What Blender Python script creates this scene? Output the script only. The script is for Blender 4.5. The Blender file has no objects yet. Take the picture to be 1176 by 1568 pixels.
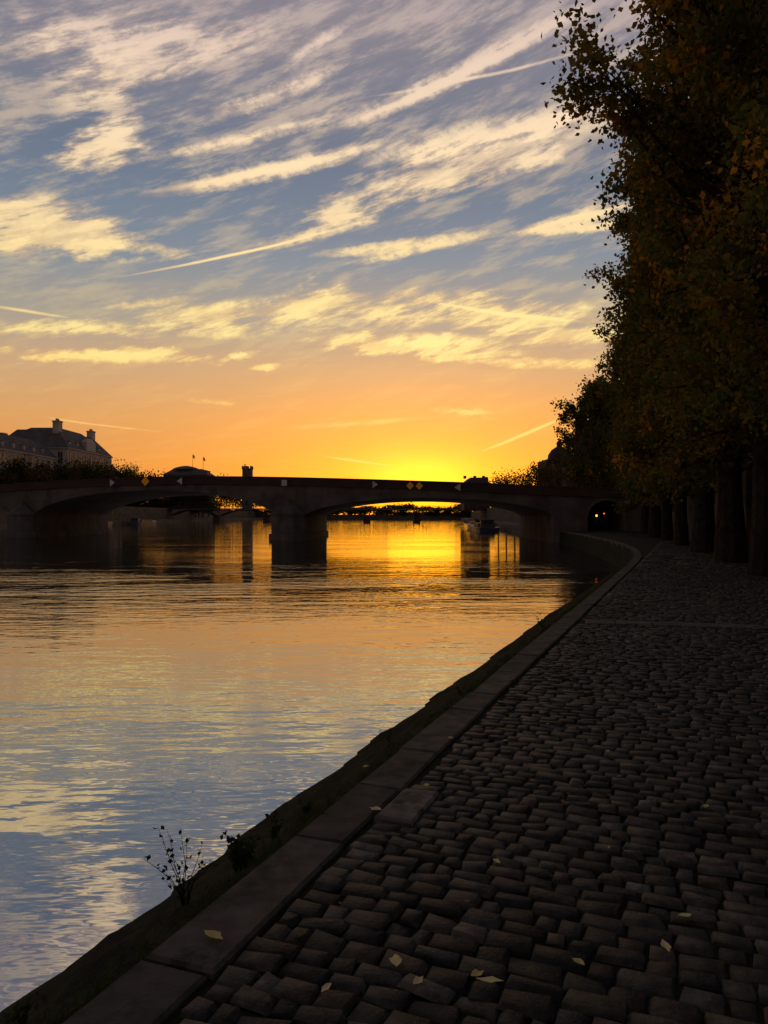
import bpy, math, random
import numpy as np
from mathutils import Vector
R = random.Random(7)
F = 1184.0; HZ = 790.0; CX = 588.0
CAMZ = 2.9; QZ = 1.3
scene = bpy.context.scene
scene.view_settings.view_transform = 'Standard'
scene.view_settings.look = 'None'
scene.view_settings.exposure = 0

def lin(c, a=1.0):
    o = []
    for v in c:
        v = v/255.0
        o.append(v/12.92 if v <= 0.04045 else ((v+0.055)/1.055)**2.4)
    return (o[0], o[1], o[2], a)

# ------------------------------------------------------------------ materials
def new_mat(name):
    m = bpy.data.materials.new(name); m.use_nodes = True
    nt = m.node_tree; nt.nodes.clear()
    out = nt.nodes.new('ShaderNodeOutputMaterial')
    return m, nt, out

def stone_mat(name, c1, c2, scale=3.0, rough=0.8, bump=0.3, bdist=0.02, fine=40.0, attr=None, spec=0.3, blotch=None, blotch_scale=0.7, blotch_lo=0.5):
    m, nt, out = new_mat(name)
    N = nt.nodes.new; L = nt.links.new
    p = N('ShaderNodeBsdfPrincipled')
    tc = N('ShaderNodeTexCoord')
    n1 = N('ShaderNodeTexNoise'); n1.inputs['Scale'].default_value = scale; n1.inputs['Detail'].default_value = 3
    L(tc.outputs['Object'], n1.inputs['Vector'])
    r = N('ShaderNodeValToRGB'); r.color_ramp.elements[0].position = .35; r.color_ramp.elements[1].position = .68
    r.color_ramp.elements[0].color = (*c1, 1); r.color_ramp.elements[1].color = (*c2, 1)
    L(n1.outputs['Fac'], r.inputs['Fac'])
    col = r.outputs['Color']
    if attr:
        at = N('ShaderNodeAttribute'); at.attribute_name = attr
        mx = N('ShaderNodeMix'); mx.data_type = 'RGBA'; mx.blend_type = 'MULTIPLY'; mx.inputs[0].default_value = 1
        L(col, mx.inputs[6]); L(at.outputs['Color'], mx.inputs[7]); col = mx.outputs[2]
    if blotch:
        nb = N('ShaderNodeTexNoise'); nb.inputs['Scale'].default_value = blotch_scale; nb.inputs['Detail'].default_value = 5; nb.inputs['Roughness'].default_value = .65
        L(tc.outputs['Object'], nb.inputs['Vector'])
        mr = N('ShaderNodeMapRange'); mr.inputs['From Min'].default_value = blotch_lo; mr.inputs['From Max'].default_value = blotch_lo+.15
        L(nb.outputs['Fac'], mr.inputs['Value'])
        mx = N('ShaderNodeMix'); mx.data_type = 'RGBA'; L(mr.outputs[0], mx.inputs[0])
        L(col, mx.inputs[6]); mx.inputs[7].default_value = (*blotch, 1); col = mx.outputs[2]
    L(col, p.inputs['Base Color'])
    p.inputs['Roughness'].default_value = rough
    p.inputs['Specular IOR Level'].default_value = spec
    if bump > 0:
        n2 = N('ShaderNodeTexNoise'); n2.inputs['Scale'].default_value = fine; n2.inputs['Detail'].default_value = 3; n2.inputs['Roughness'].default_value = .65
        L(tc.outputs['Object'], n2.inputs['Vector'])
        b = N('ShaderNodeBump'); b.inputs['Strength'].default_value = bump; b.inputs['Distance'].default_value = bdist
        L(n2.outputs['Fac'], b.inputs['Height']); L(b.outputs['Normal'], p.inputs['Normal'])
    L(p.outputs[0], out.inputs[0])
    return m

def leaf_mat(name, trans=0.45):
    m, nt, out = new_mat(name)
    N = nt.nodes.new; L = nt.links.new
    at = N('ShaderNodeAttribute'); at.attribute_name = 'Col'
    d = N('ShaderNodeBsdfDiffuse'); t = N('ShaderNodeBsdfTranslucent')
    L(at.outputs['Color'], d.inputs['Color']); L(at.outputs['Color'], t.inputs['Color'])
    mx = N('ShaderNodeMixShader'); mx.inputs[0].default_value = trans
    L(d.outputs[0], mx.inputs[1]); L(t.outputs[0], mx.inputs[2])
    L(mx.outputs[0], out.inputs[0])
    return m

def emis_mat(name, c, s):
    m, nt, out = new_mat(name)
    e = nt.nodes.new('ShaderNodeEmission'); e.inputs[0].default_value = (*c, 1); e.inputs[1].default_value = s
    nt.links.new(e.outputs[0], out.inputs[0]); return m

M_sett = stone_mat('sett_stone', (.021, .018, .0155), (.060, .051, .044), 16, .66, .9, .011, 60, attr='Col', spec=.2, blotch=(.014, .017, .009), blotch_scale=2.6, blotch_lo=.54)
M_kerb = stone_mat('kerb_granite', (.038, .031, .027), (.082, .069, .060), 7, .8, .6, .010, 70, attr='Col', spec=.2, blotch=(.016, .018, .010), blotch_scale=4.5, blotch_lo=.50)
M_dirt = stone_mat('joint_earth', (.010, .009, .006), (.020, .021, .010), 6, .95, .6, .02, 30, spec=.1)
M_moss = stone_mat('mossy_masonry', (.009, .009, .006), (.020, .020, .010), 4, .95, 1, .05, 25, spec=.1, blotch=(.022, .031, .007), blotch_scale=5, blotch_lo=.5)
M_bridge = stone_mat('bridge_stone', (.06, .048, .043), (.10, .083, .075), .6, .85, .4, .03, 6, blotch=(.038, .031, .028), blotch_scale=.35, blotch_lo=.5)
M_bridge2 = stone_mat('bridge_coping', (.034, .018, .016), (.048, .028, .024), .8, .85, .3, .03, 6)
M_wall = stone_mat('quay_wall_stone', (.075, .06, .045), (.125, .104, .079), .8, .9, .6, .05, 5, spec=.1, blotch=(.04, .033, .026), blotch_scale=.5)
M_build = stone_mat('limestone', (.26, .225, .21), (.40, .35, .32), .2, .85, .2, .05, 2)
M_slate = stone_mat('slate_roof', (.07, .062, .066), (.11, .10, .105), .5, .8, .2, .05, 3, spec=.1)
M_glass = stone_mat('dark_window', (.02, .02, .025), (.03, .03, .035), 1, .25, .0, .01, 3, spec=.5)
M_bark = stone_mat('bark', (.018, .014, .011), (.042, .032, .025), 4, .95, 1, .04, 14, spec=.05)
M_iron = stone_mat('dark_iron', (.03, .03, .032), (.05, .05, .05), 3, .5, 0, .01, 20)
M_hull = stone_mat('painted_hull', (.03, .03, .04), (.05, .05, .06), 2, .5, 0, .01, 20)
M_cabin = stone_mat('varnished_cabin', (.05, .035, .03), (.08, .055, .045), 2, .5, 0, .01, 20)
M_white = stone_mat('white_paint', (.30, .30, .30), (.40, .40, .39), 3, .5, 0, .01, 20)
M_yellow = stone_mat('yellow_paint', (.75, .34, .015), (.85, .38, .02), 3, .5, 0, .01, 20)
M_land = stone_mat('city_ground', (.05, .045, .04), (.08, .07, .06), .1, .95, 0, .05, 2)
M_leaf = leaf_mat('leaves', .5)
M_litter = leaf_mat('fallen_leaf', .15)

# ------------------------------------------------------------------ mesh builder
class MB:
    def __init__(s): s.v = []; s.f = []; s.m = []
    def add(s, vs, fs, mi=0):
        o = len(s.v); s.v.extend([tuple(v) for v in vs])
        s.f.extend([tuple(i+o for i in f) for f in fs]); s.m.extend([mi]*len(fs))
    def hexa(s, P, mi=0):
        s.add(P, [(3,2,1,0),(4,5,6,7),(0,1,5,4),(1,2,6,5),(2,3,7,6),(3,0,4,7)], mi)
    def box(s, c, size, rot=0, mi=0, taper=1.0):
        hx, hy, hz = size[0]/2, size[1]/2, size[2]/2
        cs, sn = math.cos(rot), math.sin(rot); P = []
        for z, k in ((-hz, 1), (hz, taper)):
            for x, y in ((-hx,-hy),(hx,-hy),(hx,hy),(-hx,hy)):
                x *= k; y *= k
                P.append((c[0]+x*cs-y*sn, c[1]+x*sn+y*cs, c[2]+z))
        s.hexa(P, mi)
    def tube(s, pts, rad, n=6, mi=0):
        o = len(s.v)
        for i, p in enumerate(pts):
            p = Vector(p)
            a = Vector(pts[max(i-1, 0)]); b = Vector(pts[min(i+1, len(pts)-1)])
            d = (b-a).normalized() if (b-a).length > 1e-6 else Vector((0,0,1))
            u = d.cross(Vector((0,0,1)) if abs(d.z) < .9 else Vector((1,0,0))).normalized(); w = d.cross(u)
            for k in range(n):
                t = 2*math.pi*k/n
                q = p + (u*math.cos(t)+w*math.sin(t))*rad[i]
                s.v.append((q.x, q.y, q.z))
        for i in range(len(pts)-1):
            for k in range(n):
                a = o+i*n+k; b = o+i*n+(k+1) % n
                s.f.append((a, b, b+n, a+n)); s.m.append(mi)
        s.f.append(tuple(o+(len(pts)-1)*n+k for k in range(n))); s.m.append(mi)
    def lathe(s, c, prof, n=20, mi=0):
        o = len(s.v)
        for r, z in prof:
            for k in range(n):
                t = 2*math.pi*k/n; s.v.append((c[0]+r*math.cos(t), c[1]+r*math.sin(t), c[2]+z))
        for i in range(len(prof)-1):
            for k in range(n):
                a = o+i*n+k; b = o+i*n+(k+1) % n
                s.f.append((a, b, b+n, a+n)); s.m.append(mi)
    def build(s, name, mats, smooth=False, parent=None, loc=None, cols=None):
        me = bpy.data.meshes.new(name); me.from_pydata(s.v, [], s.f); me.update()
        for m in mats: me.materials.append(m)
        me.polygons.foreach_set('material_index', s.m)
        if smooth: me.polygons.foreach_set('use_smooth', [True]*len(s.f))
        if cols is not None:
            a = me.color_attributes.new('Col', 'FLOAT_COLOR', 'POINT')
            a.data.foreach_set('color', np.asarray(cols, dtype=np.float32).ravel())
        ob = bpy.data.objects.new(name, me); scene.collection.objects.link(ob)
        if parent: ob.parent = parent
        if loc: ob.location = loc
        return ob

def leaves_np(C, size, rng, flat=None):
    n = len(C)
    a = rng.normal(size=(n, 3)); a /= np.linalg.norm(a, axis=1)[:, None]
    b = rng.normal(size=(n, 3)); b -= (a*b).sum(1)[:, None]*a; b /= np.linalg.norm(b, axis=1)[:, None]
    s = size*rng.uniform(.6, 1.25, n)[:, None]
    nrm = np.cross(a, b)*s*.12
    V = np.stack([C-a*s*.5, C+b*s*.38+nrm, C+a*s*.55, C-b*s*.38+nrm], 1).reshape(-1, 3)
    return V

def add_leaves(ob_mb, C, size, rng, colors, mi):
    V = leaves_np(C, size, rng)
    o = len(ob_mb.v)
    ob_mb.v.extend(map(tuple, V.tolist()))
    n = len(C)
    idx = (np.arange(n)*4+o)[:, None]+np.arange(4)[None]
    ob_mb.f.extend(map(tuple, idx.tolist())); ob_mb.m.extend([mi]*n)
    return np.repeat(colors, 4, axis=0)

PAL = np.array([[.075,.090,.024],[.11,.12,.028],[.15,.12,.026],[.22,.15,.025],[.36,.18,.025],[.62,.28,.03]])
def leafcols(n, rng, w):
    i = rng.choice(len(PAL), size=n, p=w)
    c = PAL[i]*rng.uniform(.5, 1.3, (n, 1))
    return np.concatenate([c, np.ones((n, 1))], 1)

# ------------------------------------------------------------------ edge of quay
EP = [(-60,-25.5),(0,-1.98),(27,8.6),(31,10.05),(36,11.6),(42,13.1),(50,14.65),(63,16.5),(72,17.7),(83,19.0),(110,20.5),(160,24),(350,36),(620,62)]
def edge(y):
    return float(sum(np.interp(y+k, [p[0] for p in EP], [p[1] for p in EP]) for k in (-2,-1,0,1,2))/5)
E = Vector((math.sin(math.atan(.392)), math.cos(math.atan(.392)))); PR = Vector((E.y, -E.x))
def st(s, t): return (-1.98+E.x*s+PR.x*t, E.y*s+PR.y*t)

def ground_pt(px, py, z=QZ):
    d = (CAMZ-z)*F/(py-HZ); return ((px-CX)*d/F, d)

WP = [(-60,-9.0),(0,6.3),(21,11.9),(27,13.6),(34,15.6),(42,17.9),(51,20.4),(60,22.9),(70,25.4),(81.5,28.3)]
def wallx(y): return float(np.interp(y, [p[0] for p in WP], [p[1] for p in WP]))

mb = MB(); ys = list(np.arange(-60, 83, 1.5))+[83]
for i in range(len(ys)-1):
    y0, y1 = ys[i], ys[i+1]
    mb.add([(edge(y0)+.02,y0,QZ-.020),(wallx(y0)+.2,y0,QZ-.020),(wallx(y1)+.2,y1,QZ-.020),(edge(y1)+.02,y1,QZ-.020)], [(0,1,2,3)])
mb.build('quay_path', [M_dirt])

# --- cobble setts
rng = np.random.default_rng(3)
V = []; Fc = []; COL = []
faces_t = []
for j in range(3):
    for i in range(3):
        a = j*4+i; faces_t.append((a, a+1, a+5, a+4))
faces_t = np.array(faces_t)
STR = (ground_pt(885, 952), ground_pt(1176, 961))
def in_strip(x, y):
    (x0, y0), (x1, y1) = STR
    yy = y0+(y1-y0)*(x-x0)/(x1-x0)
    return abs(y-yy) < .25
s = 1.0; nv = 0
wander = rng.uniform(0, 6, 4)
while s < 66:
    big = s > 26
    rp = (.102 if not big else .2)*rng.uniform(.82, 1.2)
    t = .305+rng.uniform(0, .04)
    tmax = 8.0 if not big else 9
    while t < tmax:
        w = (.138 if not big else .26)*rng.uniform(.58, 1.5)
        wob = .07*math.sin(t*1.1+wander[0]+s*.35)+.035*math.sin(t*2.7+wander[1]-s*.5)
        cx, cy = st(s+wob, t+w/2)
        skip = False
        if big:
            skip = cx < edge(cy)+.38
        if cx > wallx(cy)-.1 or cy > 80 or in_strip(cx, cy): skip = True
        if not skip:
            gp = rng.uniform(.002, .014)
            bx = rng.uniform(.006, .016)/w; by = rng.uniform(.006, .016)/rp
            gx = (np.array([0, bx, 1-bx, 1])-.5)*(w-gp); gy = (np.array([0, by, 1-by, 1])-.5)*(rp-rng.uniform(.0, .012))
            X, Y = np.meshgrid(gx, gy)
            Z = np.full((4, 4), -.02); Z[1:3, 1:3] = rng.normal(0, .0026, (2, 2))
            for a in (0, 3):
                for b in (0, 3): X[a, b] *= .94; Y[a, b] *= .90
            X += rng.normal(0, .005, (4, 4)); Y += rng.normal(0, .005, (4, 4))
            rot = rng.normal(0, .06)
            tx, ty = rng.normal(0, .036, 2)
            Z += X*tx+Y*ty+rng.normal(0, .0038)
            X2 = X*math.cos(rot)-Y*math.sin(rot); Y2 = X*math.sin(rot)+Y*math.cos(rot)
            und = .018*math.sin(cx*1.7+cy*.9)+.016*math.sin(cx*.6-cy*1.4)+.01*math.sin(cx*3.1+cy*2.3)
            P = np.stack([cx+PR.x*X2+E.x*Y2, cy+PR.y*X2+E.y*Y2, QZ+und*.2+Z], -1).reshape(-1, 3)
            V.append(P); Fc.append(faces_t+nv); nv += 16
            k = rng.uniform(.5, 1.45)
            if rng.random() < .08: k *= 1.8
            warm = rng.uniform(-.06, .14)
            COL.append(np.tile([k*(1+warm), k, k*(1-warm), 1], (16, 1)))
        t += w
    s += rp
V = np.concatenate(V); Fc = np.concatenate(Fc); COL = np.concatenate(COL)
me = bpy.data.meshes.new('cobblestones'); me.from_pydata(V.tolist(), [], Fc.tolist()); me.update()
me.polygons.foreach_set('use_smooth', [True]*len(Fc)); me.materials.append(M_sett)
a = me.color_attributes.new('Col', 'FLOAT_COLOR', 'POINT'); a.data.foreach_set('color', COL.astype(np.float32).ravel())
ob = bpy.data.objects.new('cobblestone_paving', me); scene.collection.objects.link(ob)

def slab(mb, cols, c, e, hl, hw, zt, drop, b=.012, k=1.0, jit=.004):
    px, py = e[1], -e[0]
    rings = [(0, -drop), (0, -b), (b*1.2, 0)]
    P = []
    tz = [R.gauss(0, jit) for _ in range(4)]
    jx = [(R.gauss(0, .005), R.gauss(0, .006)) for _ in range(4)]
    for inset, z in rings:
        for q, (a, bb) in enumerate(((-1,-1),(1,-1),(1,1),(-1,1))):
            l = a*(hl-inset)+jx[q][0]; w = bb*(hw-inset)+jx[q][1]
            P.append((c[0]+e[0]*l+px*w, c[1]+e[1]*l+py*w, zt+z+(tz[q] if z > -drop else 0)))
    fs = []
    for r in range(2):
        for q in range(4): fs.append((r*4+q, r*4+(q+1)%4, r*4+4+(q+1)%4, r*4+4+q))
    fs.append((8,9,10,11))
    mb.add(P, fs); cols.extend([(k*1.02, k, k*.97, 1)]*12)
mb = MB(); cols = []
y = -20.0
while y < 82:
    ln = R.uniform(.6, 1.25)
    ey = Vector((edge(y+.5)-edge(y), .5)).normalized()
    y2 = y+ey.y*ln
    x1, x2 = edge(y), edge(y2)
    e = Vector((x2-x1, y2-y)); l = e.length; e.normalize()
    c = ((x1+x2)/2+e.y*.145, (y+y2)/2-e.x*.145)
    slab(mb, cols, c, (e.x, e.y), l/2-.005, .138+R.uniform(-.008, .008), QZ+.008, .3, k=R.uniform(.72, 1.35))
    y = y2
c = st(4.75, .41); slab(mb, cols, c, (E.x, E.y), .24, .11, QZ+.014, .1, k=2.1)
mb.build('kerb', [M_kerb], cols=cols)
mb = MB(); cols = []
(x0, y0), (x1, y1) = STR
e = Vector((x1-x0, y1-y0)).normalized(); L0 = 5.2; t = 0.0
while t < L0:
    ln = R.uniform(.35, .6)
    c = (x0+e.x*(t+ln/2)+.1, y0+e.y*(t+ln/2))
    slab(mb, cols, c, (e.x, e.y), ln/2-.006, .2, QZ+.012, .1, k=R.uniform(1.1, 1.7)); t += ln
mb.build('stone_drain_strip', [M_kerb], cols=cols)

# --- sloping revetment
mb = MB()
ys = list(np.arange(-20, 83, .15)); prof = [(-.0,-.02),(.08,-.05),(.2,-.12),(.4,-.25),(.65,-.42),(1.0,-.68),(1.4,-.96),(1.8,-1.23),(2.6,-1.8)]
ns = len(prof)
for i, y in enumerate(ys):
    e = Vector((edge(y+.3)-edge(y-.3), .6)).normalized()
    fl = 1.0 if y < 24 else max(.12, 1-(y-24)/14)
    for j, (o, z) in enumerate(prof):
        jt = (R.gauss(0, .016)+.018*math.sin(y*2.1+j)) if 0 < j < 8 else 0
        o2 = o*fl+jt*.6
        mb.v.append((edge(y)+.02-e.y*o2, y+e.x*o2, QZ+z+jt))
for i in range(len(ys)-1):
    for j in range(ns-1):
        a = i*ns+j; mb.f.append((a, a+1, a+ns+1, a+ns)); mb.m.append(0)
mb.build('embankment_slope', [M_moss], smooth=True)

# --- grass tufts and weeds
rng = np.random.default_rng(11)
mb = MB(); cols = []
def blade(p, h, lean, w=.006, col=(.026,.036,.010)):
    n = 4; o = len(mb.v); ax = rng.uniform(0, 6.28); dx, dy = math.cos(ax)*lean, math.sin(ax)*lean
    for i in range(n):
        t = i/(n-1); ww = w*(1-t)+.0008
        q = (p[0]+dx*t*t*h, p[1]+dy*t*t*h, p[2]+h*t*(1-.3*lean*t))
        mb.v.append((q[0]-dy*ww-ww, q[1], q[2])); mb.v.append((q[0]+dy*ww+ww, q[1], q[2]))
        cols.extend([(*col, 1)]*2)
    for i in range(n-1): mb.f.append((o+2*i, o+2*i+1, o+2*i+3, o+2*i+2)); mb.m.append(0)
for k in range(1700):
    y = 1.5+24*rng.random()**1.6; off = abs(rng.normal(0, .32))
    bx = edge(y)-off*.9; z = QZ-.02-off*.62
    cc_ = (rng.uniform(.03, .055), rng.uniform(.045, .07), .014)
    hs = rng.uniform(.6, 1.4)
    for q in range(rng.integers(4, 12)):
        blade((bx+rng.normal(0, .02), y+rng.normal(0, .02), z), rng.uniform(.02, .06)*hs, rng.uniform(.1, .9), .003, cc_)
mb.build('grass', [M_leaf], cols=cols)

def weed(name, x, y, z, h, stems, bushy):
    m2 = MB(); cc = []
    lc = []
    for k in range(stems):
        a = rng.uniform(0, 6.28); ln = rng.uniform(.15, .6); hh = h*rng.uniform(.5, 1)
        pts = [(math.cos(a)*ln*hh*t*t+.01*math.sin(7*t+k), math.sin(a)*ln*hh*t*t, hh*t) for t in (0, .3, .6, .85, 1)]
        n0 = len(m2.v); m2.tube(pts, [.0022, .002, .0017, .0012, .0007], 4, 0)
        cc.extend([(.02,.022,.01,1)]*(len(m2.v)-n0))
        for t in np.linspace(.1, 1, int(4+bushy*12)):
            j = min(int(t*4), 3); f = t*4-j
            p = np.array(pts[j])*(1-f)+np.array(pts[min(j+1, 4)])*f
            lc.append(p+rng.normal(0, .012, 3))
    lc = np.array(lc)
    cc = np.array(cc)
    c2 = add_leaves(m2, lc, .017+.012*bushy, rng, np.tile([.035,.05,.015,1], (len(lc), 1)), 0)
    m2.build(name, [M_leaf], cols=np.concatenate([cc, c2]), loc=(x, y, z))
def place_weed(px, py, h, stems, bushy):
    z = QZ-.15; d = (CAMZ-z)*F/(py-HZ); x = (px-CX)*d/F
    weed('weed_plant', x, d, z-.03, h, stems, bushy)
place_weed(283, 1392, .36, 14, .5); place_weed(368, 1330, .20, 18, 1.2); place_weed(420, 1278, .12, 6, .8)
place_weed(598, 1142, .20, 3, .5); place_weed(836, 978, .40, 8, .8); place_weed(35, 1560, .10, 6, .5)
place_weed(705, 1062, .12, 4, .4); place_weed(470, 1240, .09, 6, .6)

# --- fallen leaves
mb = MB(); cols = []
spots = [(327,1441,.09),(606,1478,.065),(748,1508,.085),(640,1510,.05),(500,1520,.06),(1018,1458,.065),(1048,1408,.05),(575,1245,.07),(652,1208,.05),(885,1482,.05),(760,1325,.045),(690,1135,.06),(930,1155,.05),(1080,1240,.05),(730,1500,.05),(560,1178,.04)]
pts = [(*ground_pt(a, b), c, 1) for a, b, c in spots]
for k in range(1300):
    y = rng.uniform(2.3, 40); x = edge(y)+(wallx(y)-edge(y))*rng.random()**.7
    pts.append((x, y, rng.uniform(.018, .045), 0))
for x, y, s_, bright in pts:
    o = len(mb.v); a = rng.uniform(0, 6.28); cu = rng.uniform(.1, .7)
    outline = [(-.55,0),(-.2,.33),(.15,.42),(.3,.2),(.6,0),(.3,-.22),(.12,-.4),(-.22,-.3)]
    asp = rng.uniform(.5, .95)
    z0 = QZ+.022
    mb.v.append((x, y, z0-.004*cu))
    for (u, w) in outline:
        u *= s_; w *= s_*asp
        mb.v.append((x+u*math.cos(a)-w*math.sin(a), y+u*math.sin(a)+w*math.cos(a), z0+cu*(abs(w)+abs(u)*.4)*.6+rng.normal(0, .002)))
    for q in range(8): mb.f.append((o, o+1+q, o+1+(q+1) % 8)); mb.m.append(0)
    if bright: c = np.array([[.7,.55,.25],[.6,.45,.18]])[rng.integers(0, 2)]
    else: c = np.array([[.26,.17,.07],[.2,.12,.04],[.12,.07,.03],[.45,.38,.24]])[rng.integers(0, 4)]*rng.uniform(.5, 1.1)
    cols.extend([(*c, 1)]*9)
mb.build('fallen_leaves', [M_litter], cols=cols)

# ------------------------------------------------------------------ retaining wall (right)
mb = MB()
wz = 5.2
ys = list(np.arange(-40, 81.6, 1.5))+[81.6]
for i in range(len(ys)-1):
    y0, y1 = ys[i], ys[i+1]; a, b = wallx(y0), wallx(y1)
    mb.hexa([(a,y0,QZ-.5),(a+1,y0,QZ-.5),(b+1,y1,QZ-.5),(b,y1,QZ-.5),(a+.15,y0,wz-.3),(a+1,y0,wz-.3),(b+1,y1,wz-.3),(b+.15,y1,wz-.3)], 0)
    mb.hexa([(a+.02,y0,wz-.298),(a+.6,y0,wz-.298),(b+.6,y1,wz-.298),(b+.02,y1,wz-.298),(a+.02,y0,wz+.75),(a+.6,y0,wz+.75),(b+.6,y1,wz+.75),(b+.02,y1,wz+.75)], 1)
    if i % 4 == 0:
        mb.box((a-.03, y0, QZ+1.7), (.5, 1.0, 3.5), 0, 1, .9)
mb.build('stone_retaining_wall', [M_wall, M_wall])
mb = MB()
mb.add([(wallx(-40)+.9,-40,wz-.05),(900,-40,wz-.05),(900,81,wz-.05),(wallx(81)+.9,81,wz-.05),(wallx(42)+.9,42,wz-.05),(wallx(21)+.9,21,wz-.05),(wallx(0)+.9,0,wz-.05)], [(0,1,2,3,4,5,6)])
mb.build('upper_street_ground', [M_land])

# ------------------------------------------------------------------ bridge
def Q(u, v=0): return (-9.5-.956*u+.03*v, 92+.294*u+v)
def u_px(px):
    k = (px-CX)/F; return (-9.5-92*k)/(.956+.294*k)
W = 25.0
TU = [-110,-60,-42,-30,-22,-10,0,10,19,30,41,52,60,75,110]
TZ = [5.6,5.6,5.7,6.0,6.55,7.1,7.5,7.8,7.9,7.75,7.35,6.85,6.5,6.1,6.0]
def topz(u): 
    return float(sum(np.interp(u+k, TU, TZ) for k in (-4,-2,0,2,4))/5)
P1 = (-.1, 4.1); P2 = (38.8, 43.0)
spans = [(-29.0, -.1, 2.9, 4.95), (4.1, 38.8, 3.1, 6.15), (43.0, 72.0, 3.0, 5.4)]
pc = u_px(929); spans_p = (pc-1.95, pc+1.95)
def soff(u):
    for a, b, zs, zc in spans:
        if a < u < b:
            q = (u-(a+b)/2)/((b-a)/2); return zs+(zc-zs)*(1-q*q)**.62
    a, b = spans_p
    if a < u < b:
        q = (u-(a+b)/2)/((b-a)/2); return 2.75+1.8*math.sqrt(max(0, 1-q*q))
    return -1.0
us = set(np.round(np.arange(-70, 100, 1.0), 3).tolist())
for a, b, _, _ in spans+[(*spans_p, 0, 0)]:
    n = 28 if b-a > 6 else 12
    for k in range(n+1):
        q = -math.cos(math.pi*k/n); us.add((a+b)/2+q*(b-a)/2)
    us.add(a-1e-3); us.add(b+1e-3)
us = sorted(us)
mb = MB()
def vq(u, v, z): x, y = Q(u, v); return (x, y, z)
for i in range(len(us)-1):
    a, b = us[i], us[i+1]
    if b-a < 1e-6: continue
    sa, sb = soff(a+1e-5), soff(b-1e-5)
    ta, tb = topz(a)-1.0, topz(b)-1.0
    mb.add([vq(a,0,sa),vq(b,0,sb),vq(b,0,tb),vq(a,0,ta)], [(0,1,2,3)])
    mb.add([vq(a,W,sa),vq(b,W,sb),vq(b,W,tb),vq(a,W,ta)], [(3,2,1,0)])
    mb.add([vq(a,0,sa),vq(b,0,sb),vq(b,W,sb),vq(a,W,sa)], [(3,2,1,0)])
    mb.add([vq(a,.4,ta),vq(b,.4,tb),vq(b,W-.4,tb),vq(a,W-.4,ta)], [(0,1,2,3)])
    if sa > 0 and sb > 0:
        h = .5 if b > -29.01 else .4
        mb.hexa([vq(a,-.1,sa),vq(b,-.1,sb),vq(b,-.003,sb),vq(a,-.003,sa),vq(a,-.1,sa+h),vq(b,-.1,sb+h),vq(b,-.003,sb+h),vq(a,-.003,sa+h)], 0)
    for v0, v1 in ((-.28, .4), (W-.4, W+.28)):
        mb.hexa([vq(a,v0,ta+.003),vq(b,v0,tb+.003),vq(b,v1,tb+.003),vq(a,v1,ta+.003),vq(a,v0,ta+.28),vq(b,v0,tb+.28),vq(b,v1,tb+.28),vq(a,v1,ta+.28)], 1)
    for v0, v1 in ((-.02, .28), (W-.28, W+.02)):
        mb.hexa([vq(a,v0,ta+.283),vq(b,v0,tb+.283),vq(b,v1,tb+.283),vq(a,v1,ta+.283),vq(a,v0,ta+.86),vq(b,v0,tb+.86),vq(b,v1,tb+.86),vq(a,v1,ta+.86)], 1)
        mb.hexa([vq(a,v0-.08,ta+.863),vq(b,v0-.08,tb+.863),vq(b,v1+.08,tb+.863),vq(a,v1+.08,ta+.863),vq(a,v0-.08,ta+1),vq(b,v0-.08,tb+1),vq(b,v1+.08,tb+1),vq(a,v1+.08,ta+1)], 1)
for u in (spans_p[0], spans_p[1], -29.0, 72.0):
    mb.add([vq(u,0,-1),vq(u,W,-1),vq(u,W,3.2),vq(u,0,3.2)], [(0,1,2,3)])
mb.add([vq(spans_p[0],21,0),vq(spans_p[1],21,0),vq(spans_p[1],21,5),vq(spans_p[0],21,5)], [(0,1,2,3)])  # added end wall, blocks the sky behind so the tunnel stays black
mb.add([vq(spans_p[0],-.5,QZ-.012),vq(spans_p[1],-.5,QZ-.012),vq(spans_p[1],21,QZ-.012),vq(spans_p[0],21,QZ-.012)], [(0,1,2,3)])
for a, b in (P1, P2):
    m = (a+b)/2
    mb.hexa([vq(a,.05,-1),vq(a,W-.05,-1),vq(b,W-.05,-1),vq(b,.05,-1),vq(a,.05,3.6),vq(a,W-.05,3.6),vq(b,W-.05,3.6),vq(b,.05,3.6)], 0)
    mb.hexa([vq(a-.35,.3,-1),vq(a-.35,W-.3,-1),vq(b+.35,W-.3,-1),vq(b+.35,.3,-1),vq(a-.3,.3,.7),vq(a-.3,W-.3,.7),vq(b+.3,W-.3,.7),vq(b+.3,.3,.7)], 0)
    for (hw, v0, z0, z1) in ((2.45, -2.9, -1, .75), (2.1, -2.5, .75, 3.0), (2.3, -2.7, 3.0, 3.25)):
        ring = [(m-hw, -.12), (m-hw, -.8), (m-hw*.45, v0*.86), (m, v0), (m+hw*.45, v0*.86), (m+hw, -.8), (m+hw, -.12)]
        n = len(ring); P = [vq(u, v, z0) for u, v in ring]+[vq(u, v, z1) for u, v in ring]
        mb.add(P, [(k, (k+1) % n, n+(k+1) % n, n+k) for k in range(n)]+[tuple(range(n, 2*n)), tuple(range(n-1, -1, -1))], 0)
    hw, v0 = 2.2, -2.6
    ring = [(m-hw, -.12), (m-hw, -.8), (m-hw*.45, v0*.86), (m, v0), (m+hw*.45, v0*.86), (m+hw, -.8), (m+hw, -.12)]
    n = len(ring); P = [vq(u, v, 3.252) for u, v in ring]+[vq(m, -.15, 5.0)]
    mb.add(P, [(k, (k+1) % n, n) for k in range(n)], 0)
mb.build('stone_arch_bridge', [M_bridge, M_bridge2])

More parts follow.
